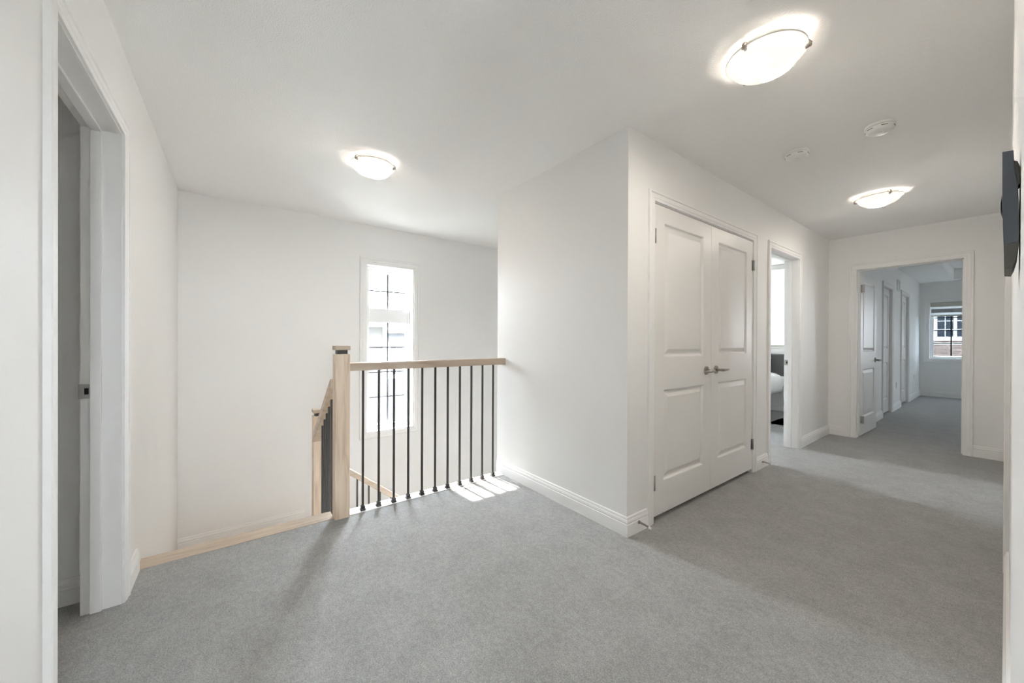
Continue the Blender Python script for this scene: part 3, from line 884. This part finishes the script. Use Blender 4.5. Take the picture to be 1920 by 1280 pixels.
def pillow(loc, rx, lab):
    n = 14; vs_, fs = [], []
    for sgn in (1, -1):
        for j in range(n + 1):
            for i in range(n + 1):
                u, v = -1 + 2 * i / n, -1 + 2 * j / n
                pin = 1 - .06 * (abs(u) ** 3 * abs(v) ** 3)
                th = .085 * max(0, (1 - u ** 4) * (1 - v ** 4)) ** .5
                vs_.append((.33 * u * (1 - .05 * (1 - v * v)) * pin, .22 * v * (1 - .05 * (1 - u * u)) * pin, sgn * th))
    w = n + 1
    for s_ in range(2):
        o = s_ * w * w
        for j in range(n):
            for i in range(n): fs.append([o + j * w + i, o + j * w + i + 1, o + (j + 1) * w + i + 1, o + (j + 1) * w + i])
    p = MB().add(vs_, fs, True).build('pillow', 'linen')
    p.location = loc; p.rotation_euler = (rx, 0, R(4))
    tag(p, lab, 'pillow', 'pillows on the bed')
pillow((-2.635, 6.93, .79), R(32), 'white pillow on the bed beside the doorway side')
pillow((-3.40, 6.93, .80), R(32), 'white pillow on the bed away from the doorway')

# ------------------------------------------------------------------ outdoors
GZ = -3.3
struct(MB().box(-60, 60, -40, 70, GZ - .2, GZ).build('ground', 'grass'))
def ext_window(parent, fn, u0, u1, z0, z1, cols, rows, sashes=1, sill=True):
    w = MB().frame(u0, u1, z1, [(0, -.01), (.09, -.01), (.09, .05), (0, .05)], fn, z0).build('house_window', 'exttrim', parent)
    if sill:
        P = [fn(u, t, z) for t in (.0, .075) for u, z in ((u0 - .12, z0 - .14), (u1 + .12, z0 - .14), (u1 + .12, z0 - .085), (u0 - .12, z0 - .085))]
        MB().add(P, [(0, 1, 2, 3), (4, 7, 6, 5), (0, 4, 5, 1), (1, 5, 6, 2), (2, 6, 7, 3), (3, 7, 4, 0)]).build('sill', 'exttrim', w)
    sw = (u1 - u0) / sashes
    for s_ in range(sashes):
        a0, a1 = u0 + sw * s_, u0 + sw * (s_ + 1)
        MB().frame(a0, a1, z1, [(0, .0), (-.05, .0), (-.05, .035), (0, .035)], fn, z0).build('sash', 'exttrim', w)
        P = [fn(u, t, z) for t in (.004, .012) for u, z in ((a0 + .04, z0 + .04), (a1 - .04, z0 + .04), (a1 - .04, z1 - .04), (a0 + .04, z1 - .04))]
        MB().add(P, [(0, 1, 2, 3), (4, 7, 6, 5), (0, 4, 5, 1), (1, 5, 6, 2), (2, 6, 7, 3), (3, 7, 4, 0)]).build('pane', 'extglass', w)
        def bar(ua, ub, za, zb):
            Q = [fn(u, t, z) for t in (.010, .026) for u, z in ((ua, za), (ub, za), (ub, zb), (ua, zb))]
            MB().add(Q, [(0, 1, 2, 3), (4, 7, 6, 5), (0, 4, 5, 1), (1, 5, 6, 2), (2, 6, 7, 3), (3, 7, 4, 0)]).build('glazing_bar', 'exttrim', w)
        for c in range(1, cols):
            u = a0 + (a1 - a0) * c / cols; bar(u - .013, u + .013, z0 + .04, z1 - .04)
        for r in range(1, rows):
            z = z0 + (z1 - z0) * r / rows; bar(a0 + .04, a1 - .04, z - .013, z + .013)
    return w
def gable_roof(parent, x0, x1, y0, y1, z, h, along):
    e = .45
    if along == 'y':
        poly = [(x0 - e, z - .05), ((x0 + x1) / 2, z + h), (x1 + e, z - .05), (x1 + e, z - .25), ((x0 + x1) / 2, z + h - .22), (x0 - e, z - .25)]
        MB().prism(poly, 1, y0 - e, y1 + e).build('roof', 'shingle', parent)
    else:
        poly = [(y0 - e, z - .05), ((y0 + y1) / 2, z + h), (y1 + e, z - .05), (y1 + e, z - .25), ((y0 + y1) / 2, z + h - .22), (y0 - e, z - .25)]
        MB().prism(poly, 0, x0 - e, x1 + e).build('roof', 'shingle', parent)
struct(MB().box(XW - 1.05, XW - .15, 2.15, 3.25, GZ, 4.2).build('added_shade_block_1', 'brickx'), 'added unseen brick block that shades the left wall from the stair window')  # added outside the view, only to keep window light off the left wall
# brick house opposite the far room
h1 = empty('brick_house', (0, 26.0, GZ))
tag(h1, 'brick house with white windows outside the far room window', 'house')
MB().box(-7, 7, 0, 9, 0, 6.3).build('house_wall', 'brick', h1)
fnb = lambda u, t, z: (u, -t, z - GZ)
ext_window(h1, fnb, -1.97, -.80, 1.36, 2.90, 2, 4, sashes=2)
ext_window(h1, fnb, 2.2, 3.4, 1.36, 2.90, 2, 4, sashes=2)
MB().box(-2.3, -.5, -.03, .02, 1.06 - GZ, 1.14 - GZ).build('stone_band', 'exttrim', h1)
gable_roof(h1, -7, 7, 0, 9, 6.3, 2.4, 'x')
# house across the side yard, walls darkened to offset the sky glare
h2 = empty('neighbour_house', (-8.6, 0, GZ))
tag(h2, 'brick house close outside the stair window', 'house')
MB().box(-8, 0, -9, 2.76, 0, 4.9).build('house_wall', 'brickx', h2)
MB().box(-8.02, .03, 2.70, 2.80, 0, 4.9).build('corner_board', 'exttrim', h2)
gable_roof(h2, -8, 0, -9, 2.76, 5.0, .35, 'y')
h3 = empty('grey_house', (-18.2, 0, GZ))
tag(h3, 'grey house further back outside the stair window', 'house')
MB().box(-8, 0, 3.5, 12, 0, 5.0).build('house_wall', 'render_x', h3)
fng = lambda u, t, z: (t, u, z - GZ)
ext_window(h3, fng, 6.05, 6.75, -.6, 1.0, 2, 3)
ext_window(h3, fng, 8.4, 9.6, -.6, 1.0, 2, 3)
gable_roof(h3, -8, 0, 3.5, 12, 5.05, .4, 'y')
